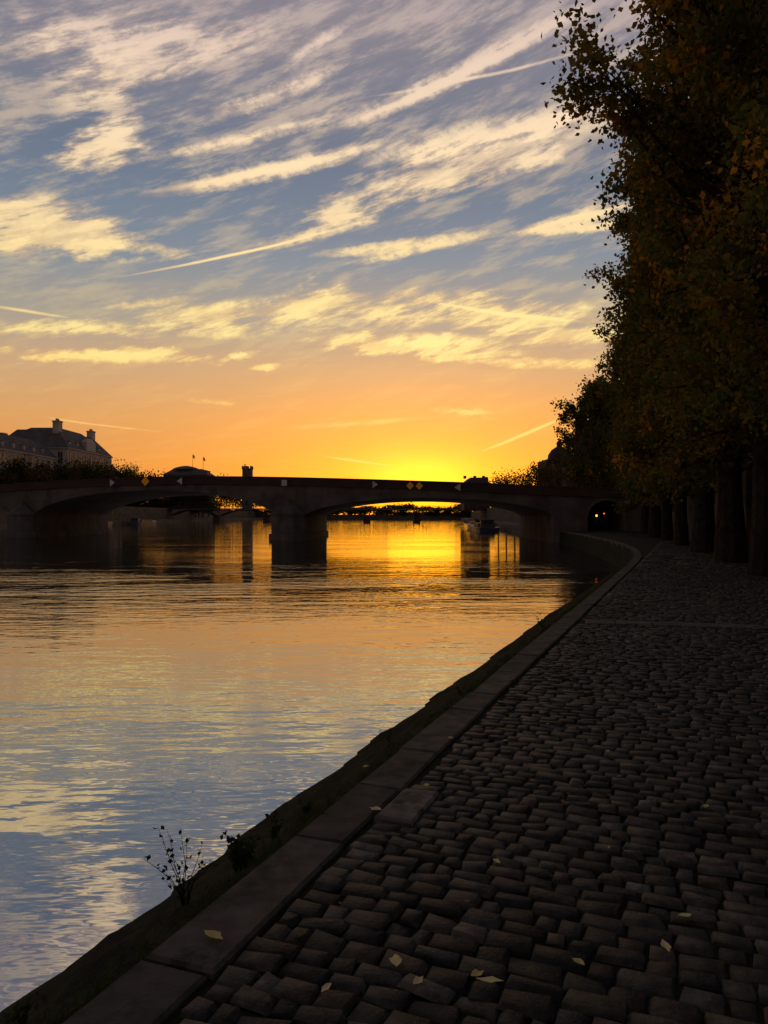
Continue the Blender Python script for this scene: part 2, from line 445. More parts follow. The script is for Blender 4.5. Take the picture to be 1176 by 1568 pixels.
def sign(px, shape, col, dy=0, sz=.55):
    u = u_px(px); z = topz(u)-.62+dy
    m = MB()
    if shape == 'diamond': o = [(-sz,0),(0,-sz),(sz,0),(0,sz)]
    elif shape == 'tri_r': o = [(-sz*.7,-sz*.85),(sz*.7,0),(-sz*.7,sz*.85)]
    elif shape == 'tri_l': o = [(sz*.7,-sz*.85),(sz*.7,sz*.85),(-sz*.7,0)]
    else: o = [(-sz*.7,-sz*.7),(sz*.7,-sz*.7),(sz*.7,sz*.7),(-sz*.7,sz*.7)]
    n = len(o)
    for k, (v0, v1, mi) in enumerate(((-.42, -.38, 0), (-.379, -.35, 1))):
        sc = 1 if k == 0 else 1.08
        P = [vq(u-a*sc, v0, z+b*sc) for a, b in o]+[vq(u-a*sc, v1, z+b*sc) for a, b in o]
        m.add(P, [tuple(range(n)), tuple(range(2*n-1, n-1, -1))]+[(i, (i+1) % n, n+(i+1) % n, n+i) for i in range(n)], mi)
    for a in (-.2, .2):
        x, y = Q(u-a, -.2); m.box((x, y, z), (.05, .34, .05), 0, 1)
    m.build('navigation_sign', [col, M_iron])
sign(174, 'tri_r', M_white); sign(224, 'diamond', M_yellow, .05, .6); sign(276, 'tri_l', M_white)
sign(436, 'square', M_white, -.1, .5)
sign(575, 'tri_r', M_white, 0, .5); sign(628, 'diamond', M_yellow, 0, .45); sign(642, 'diamond', M_yellow, 0, .45); sign(700, 'tri_l', M_white, 0, .5)

def signal(x, y, z, s):
    m = MB()
    m.tube([(x,y,QZ-.03),(x,y,z-.3)], [.05,.05], 8, 0)
    m.box((x,y,z), (.3,.22,.7), 0, 0)
    for k, (dz, mi) in enumerate(((.18, 1), (-.12, 0))):
        o = len(m.v); n = 12
        for r_, yy in ((.1, -.115), (.085, -.15)):
            for q in range(n):
                t = 2*math.pi*q/n; m.v.append((x+r_*math.cos(t), y+yy, z+dz+r_*math.sin(t)))
        m.f.append(tuple(o+n+q for q in range(n))); m.m.append(mi)
        for q in range(n): m.f.append((o+q, o+(q+1)%n, o+n+(q+1)%n, o+n+q)); m.m.append(mi)
    m.box((x, y-.2, z+.31), (.26, .2, .02), 0, 0)
    return m.build('traffic_light', [M_iron, emis_mat('red_lens', (1, .13, .02), s)])
signal((913-CX)/F*83.5, 83.5, 2.75, 12)
signal((925-CX)/F*90, 90, 3.0, 2)

# ------------------------------------------------------------------ trees
def make_tree(seed, H, tr, z0, Rm, N, per, lsize, w, lean=(0, 0), extra=(), sub=6, sig=.42, topsp=1.0):
    rng = np.random.default_rng(seed)
    m = MB()
    def tp(t): return np.array([lean[0]*t*t+.12*math.sin(3*t+seed), lean[1]*t*t+.12*math.cos(4*t+seed), H*.97*t])
    ts = np.linspace(0, 1, 12)
    rad = [tr*(1.35 if t == 0 else 1)*(1-t)**.8+.02 for t in ts]
    m.tube([tp(t) for t in ts], rad, 10, 0)
    cl = []
    limbs = []
    for k in range(N):
        t0 = (z0*.75+(H*.95-z0*.75)*((k+.5)/N)**.9)/H
        az = k*2.4+rng.normal(0, .3)
        prof = Rm*(min(1, .55+1.6*max(0, (t0*H-z0*.7))/H) if t0 < .45 else max(.18, 1-((t0-.45)/.6)**1.6*topsp))
        Rr = prof*rng.uniform(.6, 1.2)
        up = Rr*rng.uniform(.7, 1.5)
        if k < N*.22: up = Rr*rng.uniform(-.3, .5)
        limbs.append((t0, az, Rr, up))
    for (t0, az, Rr, up) in list(limbs)+list(extra):
        p0 = tp(min(t0, .97))
        pts = []
        for q in np.linspace(0, 1, 6):
            r = Rr*q**.85; zz = up*q**1.3
            pts.append(p0+np.array([math.cos(az)*r+rng.normal(0, .05)*q, math.sin(az)*r+rng.normal(0, .05)*q, zz]))
        r0 = min(tr*.4, .03+.022*Rr)
        m.tube(pts, [r0*(1-q)+.010 for q in np.linspace(0, 1, 6)], 5, 0)
        for j in range(sub):
            q = rng.uniform(.25, 1.0) if j else 1.0
            i = min(int(q*5), 4); f = q*5-i
            b = pts[i]*(1-f)+pts[i+1]*f
            d = rng.normal(size=3); d[2] = d[2]*.6+.35; d /= np.linalg.norm(d)
            d += np.array([math.cos(az), math.sin(az), 0])*.4
            ln = rng.uniform(.5, 1.1)*min(1.2, .5+Rr*.25)
            e_ = b+d*ln
            m.tube([b, (b+e_)/2+rng.normal(0, .05, 3), e_], [.018, .011, .005], 4, 0)
            cl.append((b, e_))
    nb = len(m.v)
    allc = []; cc = []
    for (b, e_) in cl:
        n = int(per*rng.uniform(.4, 1.5))
        f = rng.beta(1.6, 1.1, n)[:, None]*1.1
        C = b+(e_-b)*f+rng.normal(0, sig, (n, 3))*rng.uniform(.25, 1, (n, 1))
        allc.append(C)
        base = leafcols(1, rng, w)
        mixc = leafcols(n, rng, w)
        cc.append(base*.6+mixc*.4)
    allc = np.concatenate(allc); cc = np.concatenate(cc)
    colb = np.tile([.05, .04, .03, 1], (nb, 1))
    cl4 = add_leaves(m, allc, lsize, rng, cc, 1)
    ob = m.build('poplar_tree', [M_bark, M_leaf], cols=np.concatenate([colb, cl4]))
    return ob
wa = [.34, .28, .17, .11, .07, .03]
wb = [.26, .28, .19, .13, .09, .05]
def put(ob, x, y, z, rz=0, sc=1): ob.location = (x, y, z); ob.rotation_euler = (0, 0, rz); ob.scale = (sc, sc, sc)
def inst(src, x, y, z, rz, sc):
    o = bpy.data.objects.new('poplar_tree', src.data); scene.collection.objects.link(o); put(o, x, y, z, rz, sc); return o
t0_ = make_tree(1, 22, .33, 4.6, 3.0, 66, 115, .16, wb, sig=.38)
put(t0_, 9.0, 15.2, QZ-.05)
ex = [(.36, math.pi*.97, 4.0, 4.4), (.40, math.pi*1.06, 4.6, 3.4), (.42, math.pi*.9, 3.9, 4.6), (.45, math.pi*1.0, 4.6, 3.0), (.47, math.pi*1.03, 4.5, 2.2), (.43, math.pi*.96, 4.2, 2.6), (.55, math.pi, 3.7, 3.0), (.6, math.pi*1.04, 3.6, 2.8)]
t1_ = make_tree(2, 25, .34, 4.9, 3.1, 72, 108, .165, wb, extra=ex, sig=.33)
put(t1_, 10.25, 21, QZ-.05)
tA = make_tree(3, 25, .42, 4.2, 3.0, 72, 76, .23, wb, sig=.40, sub=6)
put(tA, 12.0, 27, QZ-.05, .4)
tB = make_tree(4, 24.5, .30, 3.6, 3.3, 70, 64, .26, wb, sig=.42)
put(tB, 16.2, 42, QZ-.05, 0)
inst(tA, 14.0, 34, QZ-.05, 2.2, .97)
inst(tB, 18.4, 50.5, QZ-.05, 1.5, 1.0)
inst(tA, 20.6, 58.5, QZ-.05, 4.0, .98)
inst(tB, 22.9, 66, QZ-.05, 3.3, .97)
inst(tA, 24.9, 73.5, QZ-.05, 5.3, .86)
inst(tB, 22.5, 45, wz-.1, 2.6, .85); inst(tA, 25.5, 56, wz-.1, .6, .85); inst(tB, 28, 67, wz-.1, 4.6, .8)
inst(tA, 18.6, 36, wz-.1, 3.1, .85); inst(tB, 30.5, 76, wz-.1, .2, .8)
tC = make_tree(6, 15.5, .28, 1.2, 4.3, 44, 80, .40, wa, sig=.65)
put(tC, 31.0, 113, wz)
inst(tC, 35.5, 118, wz, 2, 1.15); inst(tC, 33, 126, wz, 4, .75); inst(tC, 30.5, 109.5, wz, 5, .62)

def tree_row(name, pos, leaf, n, w, seed, mult=1.0):
    rng = np.random.default_rng(seed); m = MB(); cb = []
    C = []; cc = []
    for (x, y, z, h, r) in pos:
        n0 = len(m.v)
        m.tube([(x,y,z-.1),(x+.1,y,z+h*.4),(x,y,z+h*.8)], [.28,.2,.06], 6, 0)
        for k in range(5):
            a = rng.uniform(0, 6.28); m.tube([(x,y,z+h*.35),(x+math.cos(a)*r*.4,y+math.sin(a)*r*.4,z+h*.55),(x+math.cos(a)*r*.7,y+math.sin(a)*r*.7,z+h*.8)], [.12,.08,.03], 4, 0)
        cb.extend([(.04,.03,.025,1)]*(len(m.v)-n0))
        for q in range(16):
            d = rng.normal(size=3); d /= np.linalg.norm(d)
            c = np.array([x, y, z+h*.62])+d*np.array([r*.72, r*.72, h*.27])*rng.uniform(.5, 1)
            k = int(n/16*rng.uniform(.5, 1.4))
            C.append(c+rng.normal(0, 1, (k, 3))*np.array([r*.24, r*.24, h*.085]))
            cc.append(leafcols(1, rng, w)*.6+leafcols(k, rng, w)*.4)
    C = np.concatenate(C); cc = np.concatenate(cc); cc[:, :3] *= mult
    c4 = add_leaves(m, C, leaf, rng, cc, 1)
    return m.build(name, [M_bark, M_leaf], cols=np.concatenate([np.array(cb), c4]))
rr = np.random.default_rng(5)
LZ = 5.5
def lx(y): return float(np.interp(y, [-60,113,229,600,900], [-70,-80,-84,-95,-100]))
pos = []
y = 150
while y < 330:
    h = (790-rr.uniform(694, 710))*y/F+CAMZ-LZ
    pos.append((lx(y)-17+rr.uniform(-1, 1), y, LZ, min(h, 19), 5.4)); y += rr.uniform(7, 10)
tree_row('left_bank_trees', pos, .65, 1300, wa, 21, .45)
pos = []
for px in range(165, 250, 9):
    d = 430; h = (790-rr.uniform(712, 722))*d/F+CAMZ-LZ; pos.append(((px-CX)*d/F, d+rr.uniform(-10, 10), LZ, h, 7))
for px in range(320, 372, 12):
    d = 560; h = (790-rr.uniform(724, 735))*d/F+CAMZ-LZ; pos.append(((px-CX)*d/F, d, LZ, h, 9))
for px in range(150, 318, 10):
    d = 400; h = (790-rr.uniform(742, 756))*d/F+CAMZ-LZ; pos.append(((px-CX)*d/F, d+rr.uniform(-10, 10), LZ-3, h+3, 6.5))
    d = 396; pos.append(((px-CX)*d/F+3, d, LZ-3, 7.5, 6.5))
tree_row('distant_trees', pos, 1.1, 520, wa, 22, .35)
pos = []
for px, yy, d, r in ((763,722,230,5),(775,716,225,5.5),(788,714,215,5.5),(800,718,210,5),(812,722,205,4.5),(822,704,190,3.6),(832,698,185,4),(842,704,180,4),(855,712,175,5)):
    pos.append(((px-CX)*d/F, d, wz, (790-yy)*d/F+CAMZ-wz, r))
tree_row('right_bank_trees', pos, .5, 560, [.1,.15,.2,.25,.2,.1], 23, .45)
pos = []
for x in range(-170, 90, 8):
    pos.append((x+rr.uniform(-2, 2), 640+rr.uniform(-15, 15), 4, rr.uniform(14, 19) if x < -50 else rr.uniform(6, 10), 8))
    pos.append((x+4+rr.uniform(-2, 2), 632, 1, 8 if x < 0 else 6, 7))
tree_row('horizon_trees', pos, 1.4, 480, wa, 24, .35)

# ------------------------------------------------------------------ banks
mb = MB(); ys = [-60, 0, 60, 113, 160, 229, 300, 400, 500, 600, 700]
for i in range(len(ys)-1):
    a, b = ys[i], ys[i+1]; xa, xb = lx(a), lx(b)
    mb.hexa([(xa-9,a,-2),(xa,a,-2),(xb,b,-2),(xb-9,b,-2),(xa-9,a,1.4),(xa-.1,a,1.4),(xb-.1,b,1.4),(xb-9,b,1.4)], 0)
    mb.hexa([(xa-9.8,a,-2),(xa-9.003,a,-2),(xb-9.003,b,-2),(xb-9.8,b,-2),(xa-9.8,a,LZ+.9),(xa-9.2,a,LZ+.9),(xb-9.2,b,LZ+.9),(xb-9.8,b,LZ+.9)], 0)
    mb.add([(xa-9.7,a,LZ),(xb-9.7,b,LZ),(-1500,b,LZ),(-1500,a,LZ)], [(3,2,1,0)], 1)
mb.build('left_river_bank', [M_wall, M_land])
mb = MB(); ys = [108, 130, 160, 220, 280, 350, 450, 620, 700]
for i in range(len(ys)-1):
    a, b = ys[i], ys[i+1]; xa, xb = edge(a), edge(b)
    mb.hexa([(xa,a,-2),(xa+8,a,-2),(xb+8,b,-2),(xb,b,-2),(xa+.1,a,1.4),(xa+8,a,1.4),(xb+8,b,1.4),(xb+.1,b,1.4)], 0)
    mb.hexa([(xa+8.003,a,-2),(xa+8.8,a,-2),(xb+8.8,b,-2),(xb+8.003,b,-2),(xa+8.2,a,wz+.8),(xa+8.8,a,wz+.8),(xb+8.8,b,wz+.8),(xb+8.2,b,wz+.8)], 0)
    mb.add([(xa+8.7,a,wz),(1500,a,wz),(1500,b,wz),(xb+8.7,b,wz)], [(0,1,2,3)], 1)
mb.add([(edge(108),108,-2),(40,108,-2),(40,108,5),(edge(108),108,1.4)], [(0,1,2,3)], 0)
mb.build('right_river_bank', [M_wall, M_land])
mb = MB()
mb.box((0, 1350, .95), (3000, 1440, 6), 0, 0)
mb.build('far_ground', [M_land])
mb = MB(); k = 2500
mb.add([(-k,-k,0),(k,-k,0),(k,k,0),(-k,k,0)], [(0,1,2,3)])

# ------------------------------------------------------------------ water
m, nt, out = new_mat('river_water'); N = nt.nodes.new; L = nt.links.new
tc = N('ShaderNodeTexCoord')
p = N('ShaderNodeBsdfPrincipled'); p.inputs['Base Color'].default_value = (.014, .016, .013, 1)
p.inputs['IOR'].default_value = 6.5; p.inputs['Roughness'].default_value = .03
def wn(scale, sx, sy, det, rot=0, dist=0.0):
    mp = N('ShaderNodeMapping'); mp.inputs['Scale'].default_value = (sx, sy, 1); mp.inputs['Rotation'].default_value = (0, 0, rot)
    L(tc.outputs['Object'], mp.inputs['Vector'])
    n = N('ShaderNodeTexNoise'); n.inputs['Scale'].default_value = scale; n.inputs['Detail'].default_value = det; n.inputs['Roughness'].default_value = .5; n.inputs['Distortion'].default_value = dist
    L(mp.outputs[0], n.inputs['Vector']); return n.outputs['Fac']
def mth(op, a, b=None, c=None):
    n = N('ShaderNodeMath'); n.operation = op
    for i, v in enumerate((a, b, c)):
        if v is None: continue
        if isinstance(v, (int, float)): n.inputs[i].default_value = v
        else: L(v, n.inputs[i])
    return n.outputs[0]
def mr(v, a, b, c, d, sm=True):
    n = N('ShaderNodeMapRange'); n.interpolation_type = 'SMOOTHSTEP' if sm else 'LINEAR'
    L(v, n.inputs['Value'])
    for k_, q in zip(('From Min','From Max','To Min','To Max'), (a, b, c, d)): n.inputs[k_].default_value = q
    return n.outputs[0]
sep = N('ShaderNodeSeparateXYZ'); L(tc.outputs['Object'], sep.inputs[0])
patch = mr(wn(.09, .5, 1.3, 2, .2), .4, .6, .4, 1.0)
nearf = mr(sep.outputs['Y'], 14, 40, 1.0, .5)
band = mth('MULTIPLY', mr(sep.outputs['Y'], 22, 29, 0, 1), mr(sep.outputs['Y'], 36, 60, 1, 0))
bpatch = mr(wn(.16, .5, 1.6, 2, -.15), .42, .58, .15, 1.0)
amp = mth('ADD', mth('MULTIPLY', mth('MULTIPLY', patch, .8), nearf), mth('MULTIPLY', mth('MULTIPLY', band, bpatch), .9))
h1 = wn(1.1, .55, 1.5, 2, .12)
h2 = wn(4.2, .6, 1.3, 2, -.2)
h3 = wn(.25, .7, 1.2, 1, .3)
hh = mth('ADD', mth('MULTIPLY', h1, .038), mth('MULTIPLY', h2, .011))
hh = mth('ADD', mth('MULTIPLY', hh, amp), mth('MULTIPLY', mth('MULTIPLY', h3, .03), nearf))
b = N('ShaderNodeBump'); b.inputs['Strength'].default_value = 1.0; b.inputs['Distance'].default_value = 1.0
L(hh, b.inputs['Height']); L(b.outputs[0], p.inputs['Normal']); L(p.outputs[0], out.inputs[0])
L(mr(sep.outputs['Y'], 10, 60, .02, .06), p.inputs['Roughness'])
mb.build('river_water', [m])

# ------------------------------------------------------------------ footbridge in distance
mb = MB(); FD = 350; xl, xr = lx(FD)-9, edge(FD)+9
mb.box(((xl+xr)/2, FD, 6.05), (xr-xl, 9, .45), 0, 0)
for yy in (FD-4.4, FD+4.4):
    mb.box(((xl+xr)/2, yy, 7.3), (xr-xl, .08, .08), 0, 0)
    x = xl
    while x < xr: mb.box((x, yy, 6.8), (.07, .07, .95), 0, 0); x += 1.6
x0 = (562-CX)/F*FD; pit = 22.4
xs = [x0+pit*k for k in range(-4, 3)]
for x in xs:
    if lx(FD) < x < edge(FD):
        mb.box((x, FD, 1.0), (3.2, 11, 3.6), 0, 1, .85); mb.box((x, FD, 2.95), (3.0, 10.5, .3), 0, 1)
for k in range(len(xs)-1):
    for yy in (FD-4, FD, FD+4):
        a, b = xs[k]+1.3, xs[k+1]-1.3
        pts = [(a+(b-a)*q, yy, 3.0+2.6*(1-(2*q-1)**2)) for q in np.linspace(0, 1, 13)]
        mb.tube(pts, [.2]*13, 5, 0)
        for q in np.linspace(0, 1, 13): mb.tube([(a+(b-a)*q, yy, 3.0+2.6*(1-(2*q-1)**2)), (a+(b-a)*q, yy, 5.85)], [.07, .07], 4, 0)
mb.build('iron_footbridge', [M_iron, M_bridge2])

# ------------------------------------------------------------------ buildings
def facade(mb, p0, p1, z0, z1, storeys, bay):
    a = Vector(p0); b = Vector(p1); L_ = (b-a).length; d = (b-a)/L_; n = Vector((d.y, -d.x)); rot = math.atan2(d.y, d.x)
    nb = max(1, int(L_/bay)); sh = (z1-z0)/storeys
    for s_ in range(storeys):
        zc = z0+sh*(s_+.5)
        for k in range(nb):
            c = a+d*((k+.5)*L_/nb)
            w, h = bay*.36, sh*.56
            q = c+n*.03; mb.box((q.x, q.y, zc), (w, .1, h), rot, 2)
            q = c+n*.12; mb.box((q.x, q.y, zc+h/2+.15), (w*1.5, .3, .22), rot, 0)
            mb.box((q.x, q.y, zc-h/2-.1), (w*1.3, .3, .15), rot, 0)
            for sg in (-1, 1):
                q = c+n*.08+d*sg*(w/2+.12); mb.box((q.x, q.y, zc), (.2, .22, h), rot, 0)
            q = c+n*.09; mb.box((q.x, q.y, zc), (.08, .04, h), rot, 0); mb.box((q.x, q.y, zc+.1), (w, .05, .08), rot, 0)
        m_ = (a+b)/2+n*.2; mb.box((m_.x, m_.y, z0+sh*(s_+1)-.2), (L_+.5, .5, .4), rot, 0)
def wing(mb, x0, x1, y0, y1, z0, zw, zr, inset, storeys, bay):
    mb.hexa([(x0,y0,z0),(x1,y0,z0),(x1,y1,z0),(x0,y1,z0),(x0,y0,zw),(x1,y0,zw),(x1,y1,zw),(x0,y1,zw)], 0)
    i = inset
    mb.hexa([(x0-.3,y0-.3,zw+.01),(x1+.3,y0-.3,zw+.01),(x1+.3,y1+.3,zw+.01),(x0-.3,y1+.3,zw+.01),(x0+i,y0+i,zr),(x1-i,y0+i,zr),(x1-i,y1-i,zr),(x0+i,y1-i,zr)], 1)
    facade(mb, (x1, y0), (x1, y1), z0, zw, storeys, bay)
    facade(mb, (x0, y0), (x1, y0), z0, zw, storeys, bay)
    y = y0+bay
    while y < y1-bay:
        mb.box((x1-i*.35, y, zw+1.3), (1.6, 1.5, 2.2), 0, 0); mb.box((x1-i*.35+.83, y, zw+1.3), (.1, .8, 1.4), 0, 2)
        mb.box((x1-i*.35, y, zw+2.55), (1.9, 1.8, .3), 0, 1, .6); y += bay*1.5
mb = MB()
wing(mb, -130, -112, 150, 265, LZ, 22.6, 28.0, 4.5, 3, 4.5)
wing(mb, -134, -108.5, 265.2, 308, LZ, 26.4, 33.2, 5.5, 3, 4.6)
mb.box((-121, 286, 33.8), (12, 26, 1.2), 0, 1, .8)
for yy, zz in ((271, 34.8), (302, 34.6)):
    mb.box((-114.5, yy, zz-1.5), (2.2, 3.0, 5), 0, 0); mb.box((-114.5, yy, zz+1.2), (2.6, 3.4, .4), 0, 0)
    for q in (-1, 0, 1): mb.tube([(-114.5, yy+q, zz+1.4), (-114.5, yy+q, zz+2.2)], [.3, .25], 8, 0)
for yy in (170, 195, 220, 245):
    mb.box((-121, yy, 28.2), (2, 3, 2), 0, 0)
mb.box((-109.3, 286, 28.3), (1.8, 9, 3), 0, 0); mb.box((-109.3, 286, 30.6), (1.9, 9.4, 1.6), 0, 0, .35)
mb.build('palace_building', [M_build, M_slate, M_glass])
mb = MB(); wing(mb, -142, -122, 325, 360, LZ, 22, 27, 4, 3, 4.5)
mb.build('stone_building', [M_build, M_slate, M_glass])
mb = MB(); d = 450; xa, xb = (250-CX)/F*d, (318-CX)/F*d
wing(mb, xa, xb, d, d+20, LZ, 27, 30.5, 4.5, 4, 4)
xm = (xa+xb)/2-2
mb.lathe((xm, d+9, 30.2), [(8,0),(7.4,.7),(5.5,1.5),(3,2.1),(1,2.4),(0,2.5)], 16, 1)
mb.build('domed_pavilion', [M_slate, M_slate, M_glass])
for px, tpy in ((295, 695), (311, 699)):
    d = 448; x = (px-CX)/F*d; z = CAMZ+(790-tpy)*d/F
    m2 = MB(); m2.tube([(x, d, 27), (x, d, z)], [.13, .08], 6, 0)
    vs = []
    for i in range(5):
        for zz in (0, -1.9): vs.append((x+i*.3, d+.25*math.sin(i*1.4), z-.2+zz-.25*i))
    m2.add(vs, [(2*i, 2*i+1, 2*i+3, 2*i+2) for i in range(4)], 1)
    m2.build('flagpole', [M_iron, M_yellow])
mb = MB(); d = 600; x = (379-CX)/F*d
mb.box((x, d, 22), (7, 7, 34), 0, 0); mb.box((x, d, 39.3), (7.8, 7.8, .7), 0, 0)
for a in (-3.2, 0, 3.2):
    for b in (-3.2, 3.2):
        mb.box((x+a, d+b, 40.6), (1.3, 1.0, 1.9), 0, 0)
mb.tube([(x-2, d, 40), (x-2, d, 43.5)], [.8, .3], 8, 0)
for zc in (14, 24, 33): mb.box((x, d-3.52, zc), (1.5, .15, 5), 0, 2)
mb.build('stone_tower', [M_slate, M_slate, M_glass])
mb = MB(); d = 245; x = (860-CX)/F*d
mb.box((x+6, d+6, 13), (22, 14, 15.6), 0, 0); facade(mb, (x-5, d-1), (x+17, d-1), wz, 20.5, 3, 3.6)
mb.lathe((x, d+3, 18.5), [(4.2,0),(4.2,2),(3.9,2.2),(3.6,4),(2.6,5.5),(1.3,6.4),(.9,6.6),(.9,7.6),(1.1,7.7),(.5,8.4),(.1,9),(0.02,9.5)], 18, 1)
mb.box((x+9, d+5, 22), (10, 12, 2.6), 0, 1, .6)
mb.build('domed_building', [M_bridge2, M_bridge2, M_glass])
mb = MB(); d = 320; xa, xb = (711-CX)/F*d, (750-CX)/F*d
wing(mb, xa, xb, d, d+16, wz, 16.5, 19, 3, 3, 3.4)
for q in (.1, .5, .85): mb.box((xa+(xb-xa)*q, d+8, 19.3), (1.1, 1.8, 1.2), 0, 0)
mb.build('apartment_building', [M_bridge2, M_bridge2, M_glass])

# ------------------------------------------------------------------ moored barges
def barge(x, y, Ln, rz):
    m = MB(); w = 2.3
    prof = [(-.5,.75),(-.42,.95),(-.2,1),(.2,1),(.38,.85),(.46,.5),(.5,.05)]
    pr = [(a*Ln, b*w) for a, b in prof]; ring = [(b, a) for a, b in pr]+[(-b, a) for a, b in pr[::-1]]
    k = len(ring)
    P = [(a*.85, b*.97, -.4) for a, b in ring]+[(a, b, .8+.5*max(0, b/Ln)**2*4) for a, b in ring]+[(a*.94, b*.99, .8+.5*max(0, b/Ln)**2*4) for a, b in ring]
    m.add(P, [(i, (i+1)%k, k+(i+1)%k, k+i) for i in range(k)]+[(k+i, k+(i+1)%k, 2*k+(i+1)%k, 2*k+i) for i in range(k)]+[tuple(range(2*k, 3*k))], 0)
    m.box((0, -Ln*.05, 1.1), (3.2, Ln*.5, .7), 0, 1); m.box((0, -Ln*.05, 1.51), (3.5, Ln*.52, .12), 0, 0)
    m.box((0, -Ln*.36, 1.4), (2.6, 2.6, 1.5), 0, 1, .92); m.box((0, -Ln*.36, 2.21), (2.8, 2.9, .1), 0, 0)
    for q in np.linspace(-.25, .15, 7):
        for sx in (-1, 1): m.box((sx*1.61, Ln*q, 1.15), (.05, 1.0, .3), 0, 2)
    m.box((0, -Ln*.36-1.27, 1.7), (1.7, .06, .5), 0, 2)
    m.tube([(0, Ln*.3, 1.0), (0, Ln*.3, 3.6)], [.07, .04], 6, 0)
    o = m.build('moored_barge', [M_hull, M_cabin, M_glass]); o.location = (x, y, 0); o.rotation_euler = (0, 0, rz)
barge(19.3, 150, 24, -.05); barge(21.8, 180, 26, -.07); barge(-80.5, 215, 26, .03); barge(-81.5, 262, 26, .03)

# ------------------------------------------------------------------ sun + camera
SAZ = math.atan((645-CX)/F); SEL = math.radians(2.4)
sd = Vector((math.sin(SAZ)*math.cos(SEL), math.cos(SAZ)*math.cos(SEL), math.sin(SEL)))
ld = bpy.data.lights.new('sun', 'SUN'); ld.energy = .008; ld.angle = math.radians(5.0); ld.color = (1, .33, .01)
lo = bpy.data.objects.new('sun', ld); scene.collection.objects.link(lo)
lo.rotation_euler = (-sd).to_track_quat('-Z', 'Y').to_euler(); lo.location = sd*900
cd = bpy.data.cameras.new('camera'); cd.sensor_fit = 'VERTICAL'; cd.sensor_height = 36; cd.lens = 36*F/1568
cd.clip_end = 6000; cd.clip_start = .05
co = bpy.data.objects.new('camera', cd); scene.collection.objects.link(co)
co.location = (0, 0, CAMZ); co.rotation_euler = (math.radians(90)+math.atan(6/F), 0, 0)
scene.camera = co

# ------------------------------------------------------------------ sky
w = bpy.data.worlds.new('World'); scene.world = w; w.use_nodes = True
try: w.cycles.sampling_method = 'NONE'
except Exception: pass
nt = w.node_tree; nt.nodes.clear(); N = nt.nodes.new; L = nt.links.new
out = N('ShaderNodeOutputWorld'); bg = N('ShaderNodeBackground'); L(bg.outputs[0], out.inputs[0])
tc = N('ShaderNodeTexCoord')
sep = N('ShaderNodeSeparateXYZ'); L(tc.outputs['Generated'], sep.inputs[0])
X, Y, Z = sep.outputs
az = mth('ARCTAN2', X, Y); el = mth('ARCSINE', Z)
def comb(a, b, c=0.0):
    n = N('ShaderNodeCombineXYZ')
    for i, v in enumerate((a, b, c)):
        if isinstance(v, (int, float)): n.inputs[i].default_value = v
        else: L(v, n.inputs[i])
    return n.outputs[0]
AE = comb(az, el)
zp = mth('ADD', mth('MAXIMUM', Z, 0.0), .07)
PL = comb(mth('DIVIDE', X, zp), mth('DIVIDE', Y, zp))
def noise(vec, scale, det=6, rough=.55, rot=0, sx=1, sy=1, dist=0, col=False, off=0):
    mp = N('ShaderNodeMapping'); mp.inputs['Rotation'].default_value = (0, 0, rot); L(vec, mp.inputs['Vector'])
    mp2 = N('ShaderNodeMapping'); mp2.inputs['Scale'].default_value = (sx, sy, 1); mp2.inputs['Location'].default_value = (off, off*.7, 0); L(mp.outputs[0], mp2.inputs['Vector'])
    n = N('ShaderNodeTexNoise'); n.noise_dimensions = '2D'; n.inputs['Scale'].default_value = scale; n.inputs['Detail'].default_value = det
    n.inputs['Roughness'].default_value = rough; n.inputs['Distortion'].default_value = dist
    L(mp2.outputs[0], n.inputs['Vector']); return n.outputs['Color' if col else 'Fac']
def warp(vec, nz, amt):
    a = N('ShaderNodeVectorMath'); a.operation = 'SUBTRACT'; L(nz, a.inputs[0]); a.inputs[1].default_value = (.5, .5, .5)
    m_ = N('ShaderNodeVectorMath'); m_.operation = 'MULTIPLY'; L(a.outputs[0], m_.inputs[0]); m_.inputs[1].default_value = (amt[0], amt[1], 0)
    s_ = N('ShaderNodeVectorMath'); s_.operation = 'ADD'; L(vec, s_.inputs[0]); L(m_.outputs[0], s_.inputs[1]); return s_.outputs[0]
wA = noise(AE, 5, 1, col=True)
AEt = warp(AE, wA, (.010, .007))
wB = noise(AE, 42, 4, .65, col=True, off=3)
AEs = warp(AEt, wB, (.010, .009))
AEc = warp(warp(AE, noise(AE, 7, 5, .62, col=True, sx=.7, sy=1.4, off=9), (.15, .05)), wB, (.03, .015))
def ae(px, py):
    v = Vector((px-CX, F, HZ-py)).normalized(); return math.atan2(v.x, v.y), math.asin(v.z)
def feat(vec, p1, p2, wpx, st_, soft=0.0):
    a1, e1 = ae(*p1); a2, e2 = ae(*p2)
    c = ((a1+a2)/2, (e1+e2)/2); hl = math.hypot(a2-a1, e2-e1)/2; ang = math.atan2(e2-e1, a2-a1)
    mp = N('ShaderNodeMapping'); mp.vector_type = 'TEXTURE'; L(vec, mp.inputs['Vector'])
    mp.inputs['Location'].default_value = (c[0], c[1], 0); mp.inputs['Rotation'].default_value = (0, 0, ang)
    mp.inputs['Scale'].default_value = (hl, wpx/F*.85, 1)
    ln = N('ShaderNodeVectorMath'); ln.operation = 'LENGTH'; L(mp.outputs[0], ln.inputs[0])
    return mr(ln.outputs['Value'], soft, 1.0, st_, 0.0, False)
def accum(fs):
    r = fs[0]
    for f in fs[1:]: r = mth('ADD', r, f)
    return r
def fc(x, y, rx, ry, st_, tilt=0):
    return feat(AEc, (x-rx, y+tilt), (x+rx, y-tilt), ry, st_, .15)
